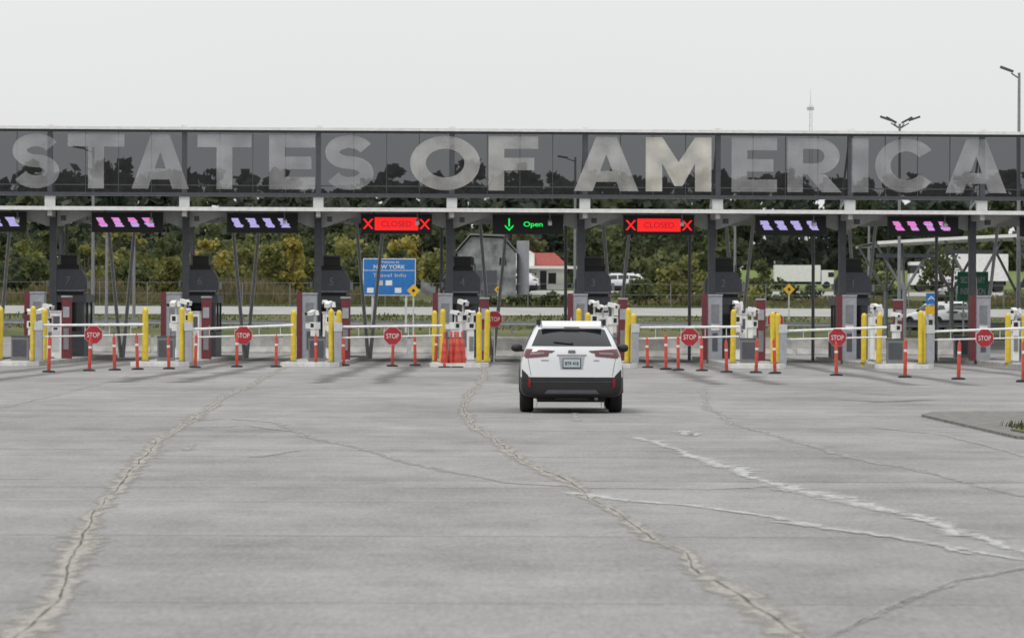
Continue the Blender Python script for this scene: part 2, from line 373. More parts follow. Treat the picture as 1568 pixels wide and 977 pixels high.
ribbon(rl,[(300,655),(380,652),(450,660)],.4,'seal_lo',.0136,.05,12)
ribbon(rl,[(0,625),(60,612),(150,590),(220,568)],.14,'seal_lo',.0128,.06,14)
ribbon(rl,[(1340,655),(1440,665),(1568,700)],.22,'seal_lo',.0126,.05,17)
ribbon(rl,[(1290,612),(1350,616),(1420,612)],.9,'jointd',.0133,.05,15)
ribbon(rl,[(1300,600),(1380,606),(1430,604)],.7,'joint',.0131,.05,16)
for i,(y,k,w) in enumerate([(640,'joint',.5),(690,'joint',.35),(737,'jointd',.25),(770,'joint',.15),(822,'joint',.24),(925,'joint',.2),(748,'joint',.2),(600,'joint',.6),(660,'jointd',.35),(700,'joint',.3)]):
    d=FPX*CH/(y-487); ribbon(rl,[(-40,d*1.002),(-10,d*.998),(10,d*1.004),(40,d)],w,k,.0085+.0001*i,.03,20+i,world=True)
for k in range(-5,6):
    c=-4.3+5.24*k
    for s in(-.8,.8): ribbon(rl,[(c+s,112),(c+s*1.02,150),(c+s,200)],1.0,'tyrewear',.0105+.0002*(s>0),.06,80+k,world=True)
me=bpy.data.meshes.new('pavement_cracks'); V=[];Fc=[];UV=[];MI=[];ks=[]
for vs,fs,uv,k in rl:
    o0=len(V); V+=vs; UV+=uv
    if k not in ks: ks.append(k)
    for f in fs: Fc.append(tuple(o0+a for a in f)); MI.append(ks.index(k))
me.from_pydata(V,[],Fc); 
for k in ks: me.materials.append(M[k])
me.polygons.foreach_set('material_index',MI)
ul=me.uv_layers.new(name='UVMap')
for lp in me.loops: ul.data[lp.index].uv=UV[lp.vertex_index]
place(me,'pavement_cracks')

# ------------------------------------------------------------ foliage
def cards(clumps,n,size,zs=.8):
    c=clumps[rng.integers(0,len(clumps),n)]
    d=rng.normal(size=(n,3)); d/=np.linalg.norm(d,axis=1)[:,None]
    r=rng.random(n)**.45
    p=c[:,:3]+d*(c[:,3]*r)[:,None]*np.array([1,1,zs])
    a=rng.normal(size=(n,3)); a/=np.linalg.norm(a,axis=1)[:,None]
    q=rng.normal(size=(n,3)); q=np.cross(a,q); q/=np.linalg.norm(q,axis=1)[:,None]
    s=(size*(.5+rng.random(n)))[:,None]/2
    v=np.stack([p-a*s-q*s*.5,p+a*s*.2-q*s,p+a*s+q*s*.4,p-a*s*.3+q*s],1).reshape(-1,3)
    return v
def add_cards(b,v,k):
    n=len(v)//4; o=len(b.v); b.v+=v.tolist(); i=b.mi(k)
    b.f+=[(o+4*j,o+4*j+1,o+4*j+2,o+4*j+3) for j in range(n)]; b.m+=[i]*n; b.s+=[False]*n
def crown(b,x,y,z0,h,w,n,size,k,bare=.15,ncl=14,trunk=True):
    cl=[]
    for _ in range(ncl):
        t=random.random(); zz=z0+h*(bare+(1-bare)*t*.92)
        prof=math.sin(math.pi*min(1,.12+.86*t))**.6
        rr=w*.5*prof*math.sqrt(random.random()); an=random.uniform(0,6.283)
        cl.append((x+rr*math.cos(an),y+rr*math.sin(an),zz,w*random.uniform(.14,.26)))
    cl=np.array(cl); add_cards(b,cards(cl,n,size),k)
    if trunk:
        b.cyl((x,y,z0-.2),(x+random.uniform(-.1,.1)*w,y,z0+h*.75),w*.035,w*.01,7,'bark')
        for c in cl[:6]:
            zb=z0+(c[2]-z0)*.5; b.cyl((x,y,zb),(c[0],c[1],c[2]),w*.014,w*.004,5,'bark',caps=False)
b=B()
for row,(y0,xa,xb,h) in enumerate([(575,-85,12,15),(600,-90,20,17.5),(640,-95,30,19),(770,10,130,18),(800,0,140,20.5),(840,0,145,21)]):
    x=xa
    while x<xb:
        yy=y0+random.uniform(-9,9); hh=h*random.uniform(.84,1.08)*(1+.07*math.sin(x*.09+row))
        crown(b,x,yy,tz(yy)-1,hh,random.uniform(6.5,9.5),360,1.35,random.choice(['leaf_far_haze','leaf_far_haze','leaf_far_haze','leaf_dark']),bare=.02,ncl=16,trunk=False)
        x+=random.uniform(3.2,5)
b.obj('distant_forest')
def mass(name,specs,mats,size,n):
    b=B()
    for x,y,h,w in specs:
        crown(b,x,y,tz(y)-.1,h,w,n,size,random.choice(mats),bare=.05,ncl=12)
    return b.obj(name)
sp=[]
for _ in range(60):
    y=random.uniform(380,430); sp.append((random.uniform(-54,2),y,random.uniform(5.,8),random.uniform(3.5,5.5)))
mass('woodland_edge',sp,['leaf_dark','leaf_dark','leaf_mid','leaf_mid'],.5,480)
sp=[]
for _ in range(46):
    y=random.uniform(312,350); sp.append((random.uniform(-46,-9.5),y,random.uniform(2.8,5.6),random.uniform(2.6,4.2)))
mass('shrub_thicket',sp,['leaf_mid','leaf_ygreen','leaf_mid','leaf_dark','leaf_ygreen'],.32,480)
sp=[]
for _ in range(30):
    y=random.uniform(390,430); sp.append((random.uniform(6,21),y,random.uniform(5.,8.),random.uniform(3.5,5.5)))
for _ in range(16):
    y=random.uniform(385,430); sp.append((random.uniform(36,62),y,random.uniform(4,7.),random.uniform(3.5,5.5)))
mass('woodland_edge',sp,['leaf_dark','leaf_mid','leaf_dark','leaf_mid'],.5,480)
sp=[]
for _ in range(30):
    y=random.uniform(285,325); sp.append((random.uniform(6,40),y,random.uniform(.6,1.5),random.uniform(1.3,2.6)))
mass('shrub_thicket',sp,['leaf_mid','leaf_ygreen','leaf_dark'],.22,260)
def tree(name,px,d,topy,w,k,n=420,size=.4,bare=.2):
    s=FPX/d; x=(px-784)/s; h=1.73+(487-topy)/s-tz(d)
    b=B(); crown(b,0,0,0,h,w,n*2,size*.68,k,bare=bare,ncl=20); b.obj(name,(x,d,tz(d)))
tree('autumn_tree',320,306,362,2.4,'leaf_yellow')
tree('autumn_tree',436,304,350,3.0,'leaf_ygreen',600)
tree('autumn_tree',448,300,362,1.8,'leaf_yellow')
tree('autumn_tree',620,318,358,3.4,'leaf_yellow',600)
tree('autumn_tree',722,345,366,2.0,'leaf_yellow')
tree('deciduous_tree',1042,272,388,3.0,'leaf_ygreen',650,.33)
tree('deciduous_tree',988,275,425,2.2,'leaf_mid',380,.3)
tree('deciduous_tree',1168,300,398,2.6,'leaf_mid',420,.35)
tree('deciduous_tree',1340,300,395,3.0,'leaf_mid',420,.35)
tree('deciduous_tree',1440,300,372,3.2,'leaf_mid',420,.35)
tree('deciduous_tree',668,325,382,3.6,'leaf_ygreen',520,.4)
tree('deciduous_tree',200,300,400,3.2,'leaf_mid',500,.4)
tree('deciduous_tree',265,302,395,3.0,'leaf_ygreen',500,.4)
tree('deciduous_tree',380,304,380,3.4,'leaf_ygreen',500,.4)
tree('deciduous_tree',545,300,388,3.0,'leaf_mid',500,.4)
b=B()
for i in range(15):
    crown(b,-1.6+i*.42,270.5+random.uniform(-.4,.4),tz(270)-.1,random.uniform(.7,1.05),1.1,220,.15,'leaf_dark',bare=.0,ncl=7,trunk=False)
b.obj('hedge')
def reeds(name,x0,x1,y0,y1,n,h,k,w=.05):
    b=B(); x=rng.uniform(x0,x1,n); y=rng.uniform(y0,y1,n); z=np.interp(y,TY,TZ)
    hh=h*(.5+.7*rng.random(n))*(.8+.4*np.sin(x*.6)); lx=rng.normal(0,.15,n)*h; an=rng.uniform(0,3.14,n); dx=np.cos(an)*w; dy=np.sin(an)*w
    v=np.stack([np.stack([x-dx,y-dy,z],1),np.stack([x+dx,y+dy,z],1),np.stack([x+lx+dx*.3,y+dy,z+hh],1),np.stack([x+lx-dx,y-dy,z+hh*.9],1)],1).reshape(-1,3)
    add_cards(b,v,k); return b.obj(name)
reeds('tall_reeds',-46,-8,275,305,9000,1.3,'reed',.07)
reeds('tall_grass',-46,40,269,276,4000,.4,'grassblade',.06)
reeds('tall_grass',8,42,278,300,4000,.5,'reed',.07)
reeds('verge_grass',-40,40,239,253,6000,.16,'grassblade',.05)

# ------------------------------------------------------------ island at the right
b=B()
isl=[(7.35,62),(7.6,61.2),(8.2,60.8),(60,60.8),(60,79),(8.6,79),(7.7,78.2),(7.3,76)]
b.prismz(isl,0,.05,'gravel'); b.obj('traffic_island')
b=B(); b.prismz([(7.7,61.6),(58,61.6),(58,67.5),(8.3,67.2),(7.6,65)],.04,.075,'grass')
n=7000; x=rng.uniform(7.7,20,n); y=rng.uniform(61.6,67.4,n); hh=rng.uniform(.03,.1,n); an=rng.uniform(0,3.14,n)
v=np.stack([np.stack([x-np.cos(an)*.012,y,0*x+.07],1),np.stack([x+np.cos(an)*.012,y,0*x+.07],1),np.stack([x+.03,y,.07+hh],1),np.stack([x+.02,y,.07+hh],1)],1).reshape(-1,3)
add_cards(b,v,'grassblade'); b.obj('grass_verge')

# ------------------------------------------------------------ canopy
SH=.05; TH=math.atan(SH)
def GY(x,v): return 167+v+SH*x
can=empty('border_crossing_canopy',(0,167,0),TH)
PU=[-2.37+5.22*k for k in range(-6,7)]
x0,x1=PU[0]-2,PU[-1]+2
b=B()
b.bbox(x0,x1,-.25,.35,9.02,9.13,'white_metal')
b.bbox(x0,x1,-.06,.16,8.92,9.015,'steel_dark')
b.bbox(x0,x1,-.12,.22,6.44,6.58,'steel_dark')
b.bbox(x0,x1,.0,.06,6.85,6.89,'steel_dark')
for u in PU:
    b.bbox(u-.1,u+.1,-.09,.2,6.585,8.915,'steel_dark')
    b.bbox(u-.13,u+.13,-.2,.25,9.133,9.2,'white_metal')
    b.bbox(u-.2,u+.2,-.05,.3,6.03,6.435,'soffit')
    for q in (1,2,3): b.bbox(u+.1+q*1.28-.012,u+.1+q*1.28+.012,-.03,.06,6.585,8.915,'steel_dark')
    b.cyl((u,.25,8.9),(u,3.0,6.1),.05,.05,8,'steel_mid')
    b.cyl((u,.3,6.7),(u,3.0,6.2),.04,.04,8,'steel_mid')
b.bbox(-11,5.5,1.4,1.5,6.52,6.6,'tan')
b.obj('screen_frame',parent=can)
b=B()
for i in range(len(PU)-1):
    b.add([(PU[i]+.1,0.065,6.585),(PU[i+1]-.1,0.065,6.585),(PU[i+1]-.1,0.065,8.915),(PU[i]+.1,0.065,8.915)],[(0,1,2,3)],'tint')
b.obj('screen_glass',parent=can)
b=B()
K=39.1
for ch,a,c in [('E',-200,-130),('S',22,94),('T',106,192),('A',203,290),('T',303,385),('E',412,482),('S',497,572),('O',627,734),('F',747,823),('A',878,977),('M',988,1089),('E',1120,1190),('R',1206,1290),('I',1305,1331),('C',1343,1436),('A',1450,1545)]:
    letter(b,ch,(a-784)/K,(c-784)/K,6.72,8.84,-.11,'film_glare' if ch=='M' else 'film_glare_soft' if a in (747,878,627) else 'film')
b.obj('screen_lettering',parent=can)
b=B()
b.bbox(x0,x1,-.3,-.1,5.87,6.02,'white_metal')
b.bbox(x0,x1,-.097,15,5.92,6.015,'soffit')
for u in PU:
    b.prism([(u-1.7,5.915),(u-1.5,5.76),(u-.25,5.3),(u+.25,5.3),(u+1.5,5.76),(u+1.7,5.915)],2.6,2.75,'soffit')
    b.bbox(u-.09,u+.09,-.05,14.6,5.66,5.915,'soffit')
for v in (3.2,8,13): b.bbox(x0,x1,v,v+.2,5.7,5.912,'steel_light')
for i,u in enumerate(PU):
    # floodlights, cameras and conduit under the roof
    b.box((u+1.2,5,5.55),(.3,.35,.12),'steel_light'); b.cyl((u+1.2,5,5.6),(u+1.2,5,5.91),.02,.02,6,'steel_mid')
    b.box((u+3.9,1.0,5.5),(.14,.35,.14),'white_metal',rx=R(15)); b.cyl((u+3.9,1.0,5.55),(u+3.9,1.0,5.91),.025,.025,6,'steel_mid')
    b.box((u+.45,1.4,5.6),(.2,.3,.2),'booth_grey')
b.obj('lower_roof',parent=can)
b=B()
for u in PU:
    b.bbox(u-.14,u+.14,2.3,2.58,0.14,5.9,'steel_dark')
    b.bbox(u-.25,u+.25,2.15,2.7,0.14,.2,'steel_mid')
    b.cyl((u+.42,4.4,.1),(u+.15,4.2,5.85),.1,.09,10,'steel_mid')
    c=u+2.2
    b.cyl((c,14,0),(c-.55,13.2,5.9),.085,.07,10,'steel_light'); b.cyl((c+.08,14,0),(c+.62,13.2,5.9),.085,.07,10,'steel_light')
    b.cyl((u,12,0),(u,12,5.9),.07,.07,8,'steel_mid')
b.obj('canopy_columns',parent=can)

def led(kind,col='led_lav'):
    b=B()
    b.bbox(-1.4,1.4,0,.3,0,.76,'black')
    b.bbox(-1.43,1.43,-.05,.3,.763,.80,'steel_dark')
    for s_ in(-.9,.9): b.cyl((s_,.15,.8),(s_,.15,.95),.03,.03,8,'steel_mid')
    y=-.012
    def X(c):
        for sg in(1,-1):
            dx=.17;dz=.2*sg;t=.045
            b.add([(c-dx-t,y-.004*(sg+1),.38-dz),(c-dx+t,y-.004*(sg+1),.38-dz),(c+dx+t,y-.004*(sg+1),.38+dz),(c+dx-t,y-.004*(sg+1),.38+dz)],[(0,1,2,3)] ,'led_red')
    if kind=='closed':
        b.add([(-.86,y,.13),(.86,y,.13),(.86,y,.64),(-.86,y,.64)],[(0,1,2,3)],'led_red')
        b.text('CLOSED',-.6,.6,.27,.5,y-.006,'led_red_dim',off=.01); X(-1.12); X(1.12)
    elif kind=='open':
        b.add([(-.78,y,.3),(-.72,y,.3),(-.72,y,.62),(-.78,y,.62)],[(0,1,2,3)],'led_green')
        for s_ in(-1,1):
            b.add([(-.75,y-.004,.13),(-.75,y-.004,.2),(-.75+s_*.17,y-.004,.37),(-.75+s_*.17,y-.004,.3)],[(0,1,2,3)],'led_green')
        b.text('Open',-.18,.58,.24,.5,y,'led_green',off=.015)
    else:
        for i in range(4):
            c=-.98+.62*i+random.uniform(-.02,.02)
            for j in range(7):
                z=.22+j*.052; w=.16+random.uniform(-.03,.03); dx=-.10+.03*(6-j)+random.uniform(-.015,.015)
                if j==3: w*=.8
                kk=col if random.random()<.7 else 'led_lav'
                b.add([(c+dx-w,y-.001*j,z),(c+dx+w,y-.001*j,z),(c+dx+w-.03,y-.001*j,z+.045),(c+dx-w-.03,y-.001*j,z+.045)],[(0,1,2,3)],kk)
    return b
KS=38.6
for px,kind,col in [(-9,'g','led_lav'),(198,'g','led_pink'),(403,'g','led_lav'),(607,'closed',''),(808,'open',''),(1008.5,'closed',''),(1211.5,'g','led_lav'),(1415.5,'g','led_pink'),(1620,'g','led_lav')]:
    x=(px-784)/KS; led(kind,col or 'led_lav').obj('lane_status_sign',(x,GY(x,2),5.06),TH)

# ------------------------------------------------------------ booths, islands
bb=B()
isl=[(-.7,-18),(-.95,-17.4),(-1.02,-16.6),(-1.02,13),(1.02,13),(1.02,-16.6),(.95,-17.4),(.7,-18)]
bb.prismz(isl[::-1],0,.15,'concrete'); bb.prismz([(-.74,-18.04),(-.99,-17.42),(-1.04,-16.9),(1.04,-16.9),(.99,-17.42),(.74,-18.04)],.004,.153,'white_paint')
island_me=bb.mesh('lane_island')
def booth(num):
    b=B()
    b.bbox(-.62,.62,0,3.4,.15,1.15,'booth_grey'); b.bbox(-.58,.58,.04,3.36,1.153,2.3,'glassdark')
    for x in(-.62,.54):
        for y in(0,1.6,3.3): b.bbox(x,x+.08,y,y+.1,1.15,2.3,'booth_grey')
    b.bbox(-.7,.7,-.1,3.5,2.303,2.62,'booth_grey')
    b.prism([(-.72,2.72),(.72,2.72),(.72,3.3),(.5,3.62),(-.5,3.62),(-.72,3.3)],-.35,.6,'booth_grey')
    b.bbox(-.6,.6,-.2,.4,2.623,2.717,'black')
    b.bbox(-.66,.66,-.353,-.351,2.76,2.79,'cab_grey')
    if num: b.text(num,-.2,.2,3.02,3.32,-.36,'steel_mid',off=.0,keep=True)
    b.bbox(-.42,.42,-.1,.5,3.623,3.8,'black'); b.bbox(-.3,.34,-.15,.4,3.803,4.15,'black'); b.bbox(-.36,.4,-.25,.45,4.153,4.2,'steel_dark')
    b.box((.8,-.1,3.0),(.12,.3,.3),'cab_grey'); b.box((-.8,-.1,3.05),(.1,.25,.22),'cab_grey')
    b.cyl((.5,.1,3.6),(.5,.1,3.9),.03,.03,6,'steel_mid')
    return b
cb=B()
cb.bbox(-.1,.46,0,.8,.15,2.62,'cab_grey'); cb.bbox(-.3,-.103,-.04,.8,.15,2.7,'maroon')
cb.bbox(-.12,.48,-.03,.83,2.623,2.69,'cab_grey'); cb.bbox(0.03,.33,-.015,0.01,1.6,2.3,'steel_mid'); cb.bbox(.08,.28,-.02,.01,.5,1.2,'booth_grey')
cb.bbox(.03,.35,-.02,.01,1.3,1.5,'white_metal')
cab_me=cb.mesh('inspection_cabinet')
mb=B(); mb.bbox(-.17,.17,0,.5,.15,2.45,'maroon'); mb.bbox(-.19,.19,-.02,.52,2.453,2.52,'cab_grey'); mb.bbox(-.12,.12,-.02,.01,1.7,2.1,'cab_grey'); mb.bbox(-.1,.1,-.018,.01,.5,1.3,'steel_mid')
mar_me=mb.mesh('equipment_pillar')
sc=B(); sc.bbox(-.22,.22,-.15,.25,.15,1.9,'white_metal'); sc.bbox(-.25,.25,-.18,.28,1.903,1.96,'steel_light'); sc.bbox(-.16,.16,-.165,-.15,1.35,1.75,'booth_grey'); sc.bbox(-.14,.14,-.165,-.15,.4,1.2,'steel_light'); sc.bbox(-.08,.08,-.17,-.15,1.24,1.31,'black')
scan_me=sc.mesh('scanner_cabinet')
ub=B(); ub.bbox(-.3,.3,-.25,.25,.15,1.0,'steel_mid'); ub.bbox(-.32,.32,-.27,.27,1.003,1.05,'booth_grey'); ub.bbox(-.25,.25,-.262,-.25,.3,.9,'booth_grey'); util_me=ub.mesh('utility_box')
lp=B()
lp.bbox(-.11,.11,-.1,.12,.15,1.5,'white_metal'); lp.bbox(-.2,.2,-.16,.16,.15,.22,'steel_mid'); lp.bbox(-.15,.15,-.13,.15,1.503,1.8,'white_metal')
lp.cyl((0,0,1.8),(0,0,2.15),.04,.04,10,'steel_light')
lp.box((-.05,-.1,2.2),(.19,.42,.15),'white_metal',rx=R(14),rz=R(20)); lp.box((-.12,-.32,2.15),(.13,.02,.1),'black',rx=R(14),rz=R(20))
lp.cyl((.13,0,2.1),(.13,0,2.3),.08,.05,10,'white_metal'); lp.bbox(-.08,.08,-.135,-.12,.6,1.2,'steel_mid'); lp.bbox(-.08,.08,-.137,-.12,1.57,1.74,'black')
lpr_me=lp.mesh('plate_reader_camera')
bo=B(); bo.lathe([(.0,2.06),(.05,2.05),(.09,2.0),(.1,1.93),(.1,0)],(0,0,0),'yellow',14); bo.cyl((0,0,.15),(0,0,.19),.15,.15,14,'steel_mid')
bol_me=bo.mesh('safety_bollard')
NUM={-3:'7',-2:'6',-1:'5',0:'4',1:'3',2:'2',3:'1'}
for k in range(-5,6):
    c=-1.85+5.24*k
    place(island_me,'lane_island',(c,GY(c,0),.006))
    xb=-1.99+5.23*k
    if k<4: booth(NUM.get(k,'')).obj('inspection_booth',(xb,GY(xb,4),0),0,bevel=.02)
    place(cab_me,'inspection_cabinet',(xb-.78,GY(xb,-2),0)); place(mar_me,'equipment_pillar',(xb+.95,GY(xb,-6),0))
    r=random.Random(k+50)
    place(scan_me,'scanner_cabinet',(xb+.28+r.uniform(-.1,.1),GY(xb,-3),0),r.uniform(-.2,.2))
    place(util_me,'utility_box',(xb-.2+r.uniform(-.1,.1),GY(xb,10),0))
    if k%2: place(mar_me,'equipment_pillar',(xb-.05,GY(xb,9),0))
    place(util_me,'utility_box',(xb+.0+r.uniform(-.1,.3),GY(xb,-13),0))
    for dx,v in((-.12,-8),(.5,-9.5),(.2,-5)):
        o=place(lpr_me,'plate_reader_camera',(xb+dx+r.uniform(-.1,.1),GY(xb,v),0),r.uniform(-.8,.8)); o.scale=(1,1,r.uniform(.86,1.06))
    for dx,v in((.85,-16.2),(1.07,-14.5),(-.55,-14.5),(-.82,-12.0)):
        if abs(v+12)<.1 and k in (-1,2): continue
        o=place(bol_me,'safety_bollard',(xb+dx+r.uniform(-.05,.05),GY(xb,v),0)); o.scale=(1,1,r.uniform(.93,1.03)); o.rotation_euler=(r.uniform(-.015,.015),r.uniform(-.02,.02),0)
def octo(b,c,z,r,y,k):
    pts=[(c+r*math.cos(math.pi/8+i*math.pi/4),z+r*math.sin(math.pi/8+i*math.pi/4)) for i in range(8)]
    b.prism(pts,y,y+.015,k)
def gate(rise):
    b=B()
    b.cyl((-1.85,0,1.38+rise),(1.75,0,1.46),.045,.045,8,'white_metal')
    b.cyl((-1.85,0,1.02),(1.75,0,1.12),.03,.03,8,'white_metal')
    for x in (-1.2,-.3,.55,1.3): b.cyl((x,0,1.05),(x,0,1.42),.018,.018,6,'steel_light')
    b.bbox(-2.05,-1.8,-.15,.15,.15,1.25,'cab_grey'); b.bbox(-2.07,-1.78,-.17,.17,1.253,1.55,'steel_light')
    octo(b,0,1.1,.34,-.075,'white_metal'); octo(b,0,1.1,.325,-.092,'stop_red'); b.text('STOP',-.22,.22,1.01,1.18,-.098,'white_metal',off=.0)
    return b
for k in range(-4,5):
    if k==1: continue
    c=-4.2+5.24*k; r=random.Random(k)
    gate(r.uniform(-.1,.05)).obj('barrier_gate',(c,GY(c,-16.5)+0,0))
def stop_post():
    b=B(); b.cyl((0,0,0),(0,0,2.1),.03,.03,8,'steel_light'); octo(b,0,1.85,.34,-.05,'white_metal'); octo(b,0,1.85,.325,-.066,'stop_red'); b.text('STOP',-.22,.22,1.76,1.93,-.072,'white_metal',off=.0); return b.mesh('stop_sign')
sm=stop_post()
for px,d in ((757,169),(1187,167)): place(sm,'stop_sign',((px-784)*d/FPX,d,-.15))

db=B(); db.lathe([(.0,.0),(.2,.0),(.21,.03),(.17,.06),(.06,.075)],(0,0,0),'rubber',16)
db.lathe([(.055,.07),(.052,1.08),(.035,1.13),(.02,1.14),(.02,1.2),(0,1.21)],(0,0,0),'orange',12)
db.lathe([(.0555,.78),(.0555,.86)],(0,0,0),'white_paint',12)
del_me=db.mesh('traffic_delineator')
for px,py in [(75,570),(137,568),(176,567),(211,566),(259,565),(299,563),(363,562),(423,562),(484,561),(527,560),(601,561),(636,560),(667,560),(718,555),(992,563),(1020,566),(1039,567),(1075,568),(1113,570),(1158,571),(1187,572),(1281,575),(1386,578),(1468,581),(1567,585)]:
    x,y=gp(px,py); o=place(del_me,'traffic_delineator',(x,y,.006)); o.rotation_euler=(random.uniform(-.03,.03),random.uniform(-.04,.04),0); o.scale=(1,1,random.uniform(.88,1.03))
cm=B(); cm.box((0,0,.02),(.42,.42,.04),'rubber'); 
cm.lathe([(.15,.04),(.06,1.0),(.03,1.02),(0,1.02)],(0,0,0),'orange',14)
for z in(.25,.5,.75): cm.lathe([(.165-.1*z,z),(.165-.1*z-.01,z+.09)],(0,0,.0),'orange',14)
for z in(1.02,1.1,1.18): cm.lathe([(.055,z),(.04,z+.07),(0,z+.075)],(0,0,0),'orange',12)
cm=cm.mesh('traffic_cone_stack')
for dx,dy in((-.25,0),(-.02,.15),(.2,.02),(.1,.45),(.36,.6)): place(cm,'traffic_cone_stack',(-2.1+dx,149+dy,.006))

jb=B(); pr=[(-.3,0),(.3,0),(.3,.08),(.14,.33),(.09,.85),(-.09,.85),(-.14,.33),(-.3,.08)]
n=8; vs=[(-1.45,p[0],p[1]) for p in pr]+[(1.45,p[0],p[1]) for p in pr]
jb.add(vs,[tuple(range(n)),tuple(range(2*n-1,n-1,-1))]+[(i,n+i,n+(i+1)%n,(i+1)%n) for i in range(n)],'concrete')
jm=jb.mesh('jersey_barrier')
for i in range(15):
    x=-22+i*3.1; o=place(jm,'jersey_barrier',(x,206+random.uniform(-.3,.3),0),random.uniform(-.02,.02))
for x in(-.8,2.3,5.4): place(jm,'jersey_barrier',(x,188+random.uniform(-.3,.3),0),random.uniform(-.1,.1))
b=B()
for i in range(60):
    x=-60+i*2; b.bbox(x-.06,x+.06,-.06,.06,0,.72,'steel_mid')
b.bbox(-61,60,-.1,-.062,.45,.72,'steel_mid'); b.bbox(-61,60,-.13,-.102,.52,.56,'steel_light')
b.obj('guardrail',(0,236,tz(236)))
# chain-link style boundary fence behind the plaza
b=B()
for i in range(44):
    x=-65+i*3; b.cyl((x,0,0),(x,0,1.5),.03,.03,6,'steel_mid')
for z in(.1,.8,1.48): b.bbox(-65,65,-.012,.012,z-.012,z+.012,'steel_mid')
b.obj('boundary_fence',(0,269,tz(269)))

# ------------------------------------------------------------ signs
b=B(); b.bbox(-1.42,1.42,0,.06,2.0,4.0,'white_metal'); b.bbox(-1.38,1.38,-.01,-.003,2.04,3.34,'blue_sign'); b.bbox(-1.38,1.38,-.01,-.003,3.38,3.96,'blue_sign')
for x in(-.9,.9): b.bbox(x-.06,x+.06,.065,.18,0,4.0,'steel_light')
b.text('Welcome to',-.6,.6,3.74,3.88,-.016,'white_metal',keep=True); b.text('NEW YORK',-.85,.85,3.44,3.66,-.016,'white_metal',off=.01)
for i in range(2):
    for j in range(5): b.bbox(-1.2+j*.5,-.85+j*.5,-.018,-.012,2.15+i*.4,2.42+i*.4,'white_metal' if (i+j)%3==0 else 'steel_light' if (i*j)%4==1 else 'blue_sign')
b.text('Travel Info',-.9,.9,3.0,3.2,-.016,'steel_light',off=.0)
b.obj('welcome_sign',((596-784)/28.4,230,.93))
def diamond(name,px,py,d,s=.42,k='yel_sign'):
    b=B(); K_=FPX/d; x=(px-784)/K_; z=1.73+(487-py)/K_-tz(d)
    b.cyl((0,0,0),(0,0,z+s*.8),.04,.04,8,'steel_light'); b.prism([(-s,z),(0,z-s),(s,z),(0,z+s)],-.07,-.05,k); b.prism([(-s*.3,z),(0,z-s*.3),(s*.3,z),(0,z+s*.3)],-.08,-.072,'black')
    b.obj(name,(x,d,tz(d)))
diamond('warning_sign',633,445,226,.34); diamond('warning_sign',1208,441,250,.34); diamond('warning_sign',762,443,300,.25)
def rsign(name,px0,px1,py0,py1,d,k,txt=None):
    K_=FPX/d; x=((px0+px1)/2-784)/K_; w=(px1-px0)/K_; za=1.73+(487-py1)/K_-tz(d); zb=1.73+(487-py0)/K_-tz(d)
    b=B(); b.bbox(-w/2,w/2,0,.04,za,zb,k); 
    for s_ in(-.3,.3): b.cyl((s_*w,.09,0),(s_*w,.09,zb),.04,.04,8,'steel_light')
    if txt:
        for i,t in enumerate(txt):
            h=(zb-za)/(len(txt)+.6); z=zb-(i+1)*h; b.text(t,-w*.4,w*.4,z,z+h*.55,-.01,'white_metal')
    b.obj(name,(x,d,tz(d)))
rsign('inspection_sign',1466,1513,413,458,183,'green_sign',['SECONDARY','INSPECTION'])
rsign('lane_direction_sign',1418,1434,446,463,200,'blue_sign',['A']); rsign('lane_direction_sign',1417,1433,466,478,198,'yel_sign')
rsign('lane_direction_sign',1300,1317,470,500,185,'white_metal')

# ------------------------------------------------------------ lamps, tower
def lamp(name,x,y,h,heads):
    b=B(); b.cyl((0,0,0),(0,0,h),.1,.06,12,'steel_mid'); b.cyl((0,0,0),(0,0,.5),.22,.22,12,'concrete')
    for sx,up,dy in heads:
        b.cyl((0,0,h-.25),(sx*.45,dy*.45,h-.2+up*.5),.03,.03,8,'steel_dark')
        b.box((sx*.72,dy*.7,h-.2+up),(.6,.28,.1),'steel_dark',ry=-math.atan2(up,abs(sx) or 1)*(1 if sx>0 else -1)*.8)
    b.obj(name,(x,y,tz(y)))
lamp('street_lamp',21.95,185,12.45,[(-.75,.35,0)])
lamp('street_lamp',19.5,215,11.6,[(-1,.45,-.3),(1,.45,-.3),(-.55,.4,.5),(.55,.4,.5)])
for px,d,ty in ((142,215,228),(205,240,330),(163,230,345),(880,245,240),(1125,240,330),(1330,250,330)):
    K_=FPX/d; lamp('street_lamp',(px-784)/K_,d,1.73+(487-ty)/K_-tz(d),[(-1,.2,0)])
b=B(); H=40
for i in range(3):
    t=i*2.094; 
    b.cyl((.7*math.cos(t),.7*math.sin(t),0),(.3*math.cos(t),.3*math.sin(t),H),.06,.04,6,'steel_light')
    for j in range(24):
        t2=t+2.094; r0=.7-.4*j/24; r1=.7-.4*(j+1)/24
        b.cyl((r0*math.cos(t),r0*math.sin(t),j*H/24),(r1*math.cos(t2),r1*math.sin(t2),(j+1)*H/24),.03,.03,4,'steel_light')
b.cyl((0,0,H),(0,0,H+3),.06,.03,6,'steel_light'); b.box((0,0,H-1),(1.5,.3,.7),'steel_light'); b.box((0,0,H-6.5),(1.2,.3,.5),'steel_light')
b.obj('antenna_tower',(62.8,900,tz(900)-4))

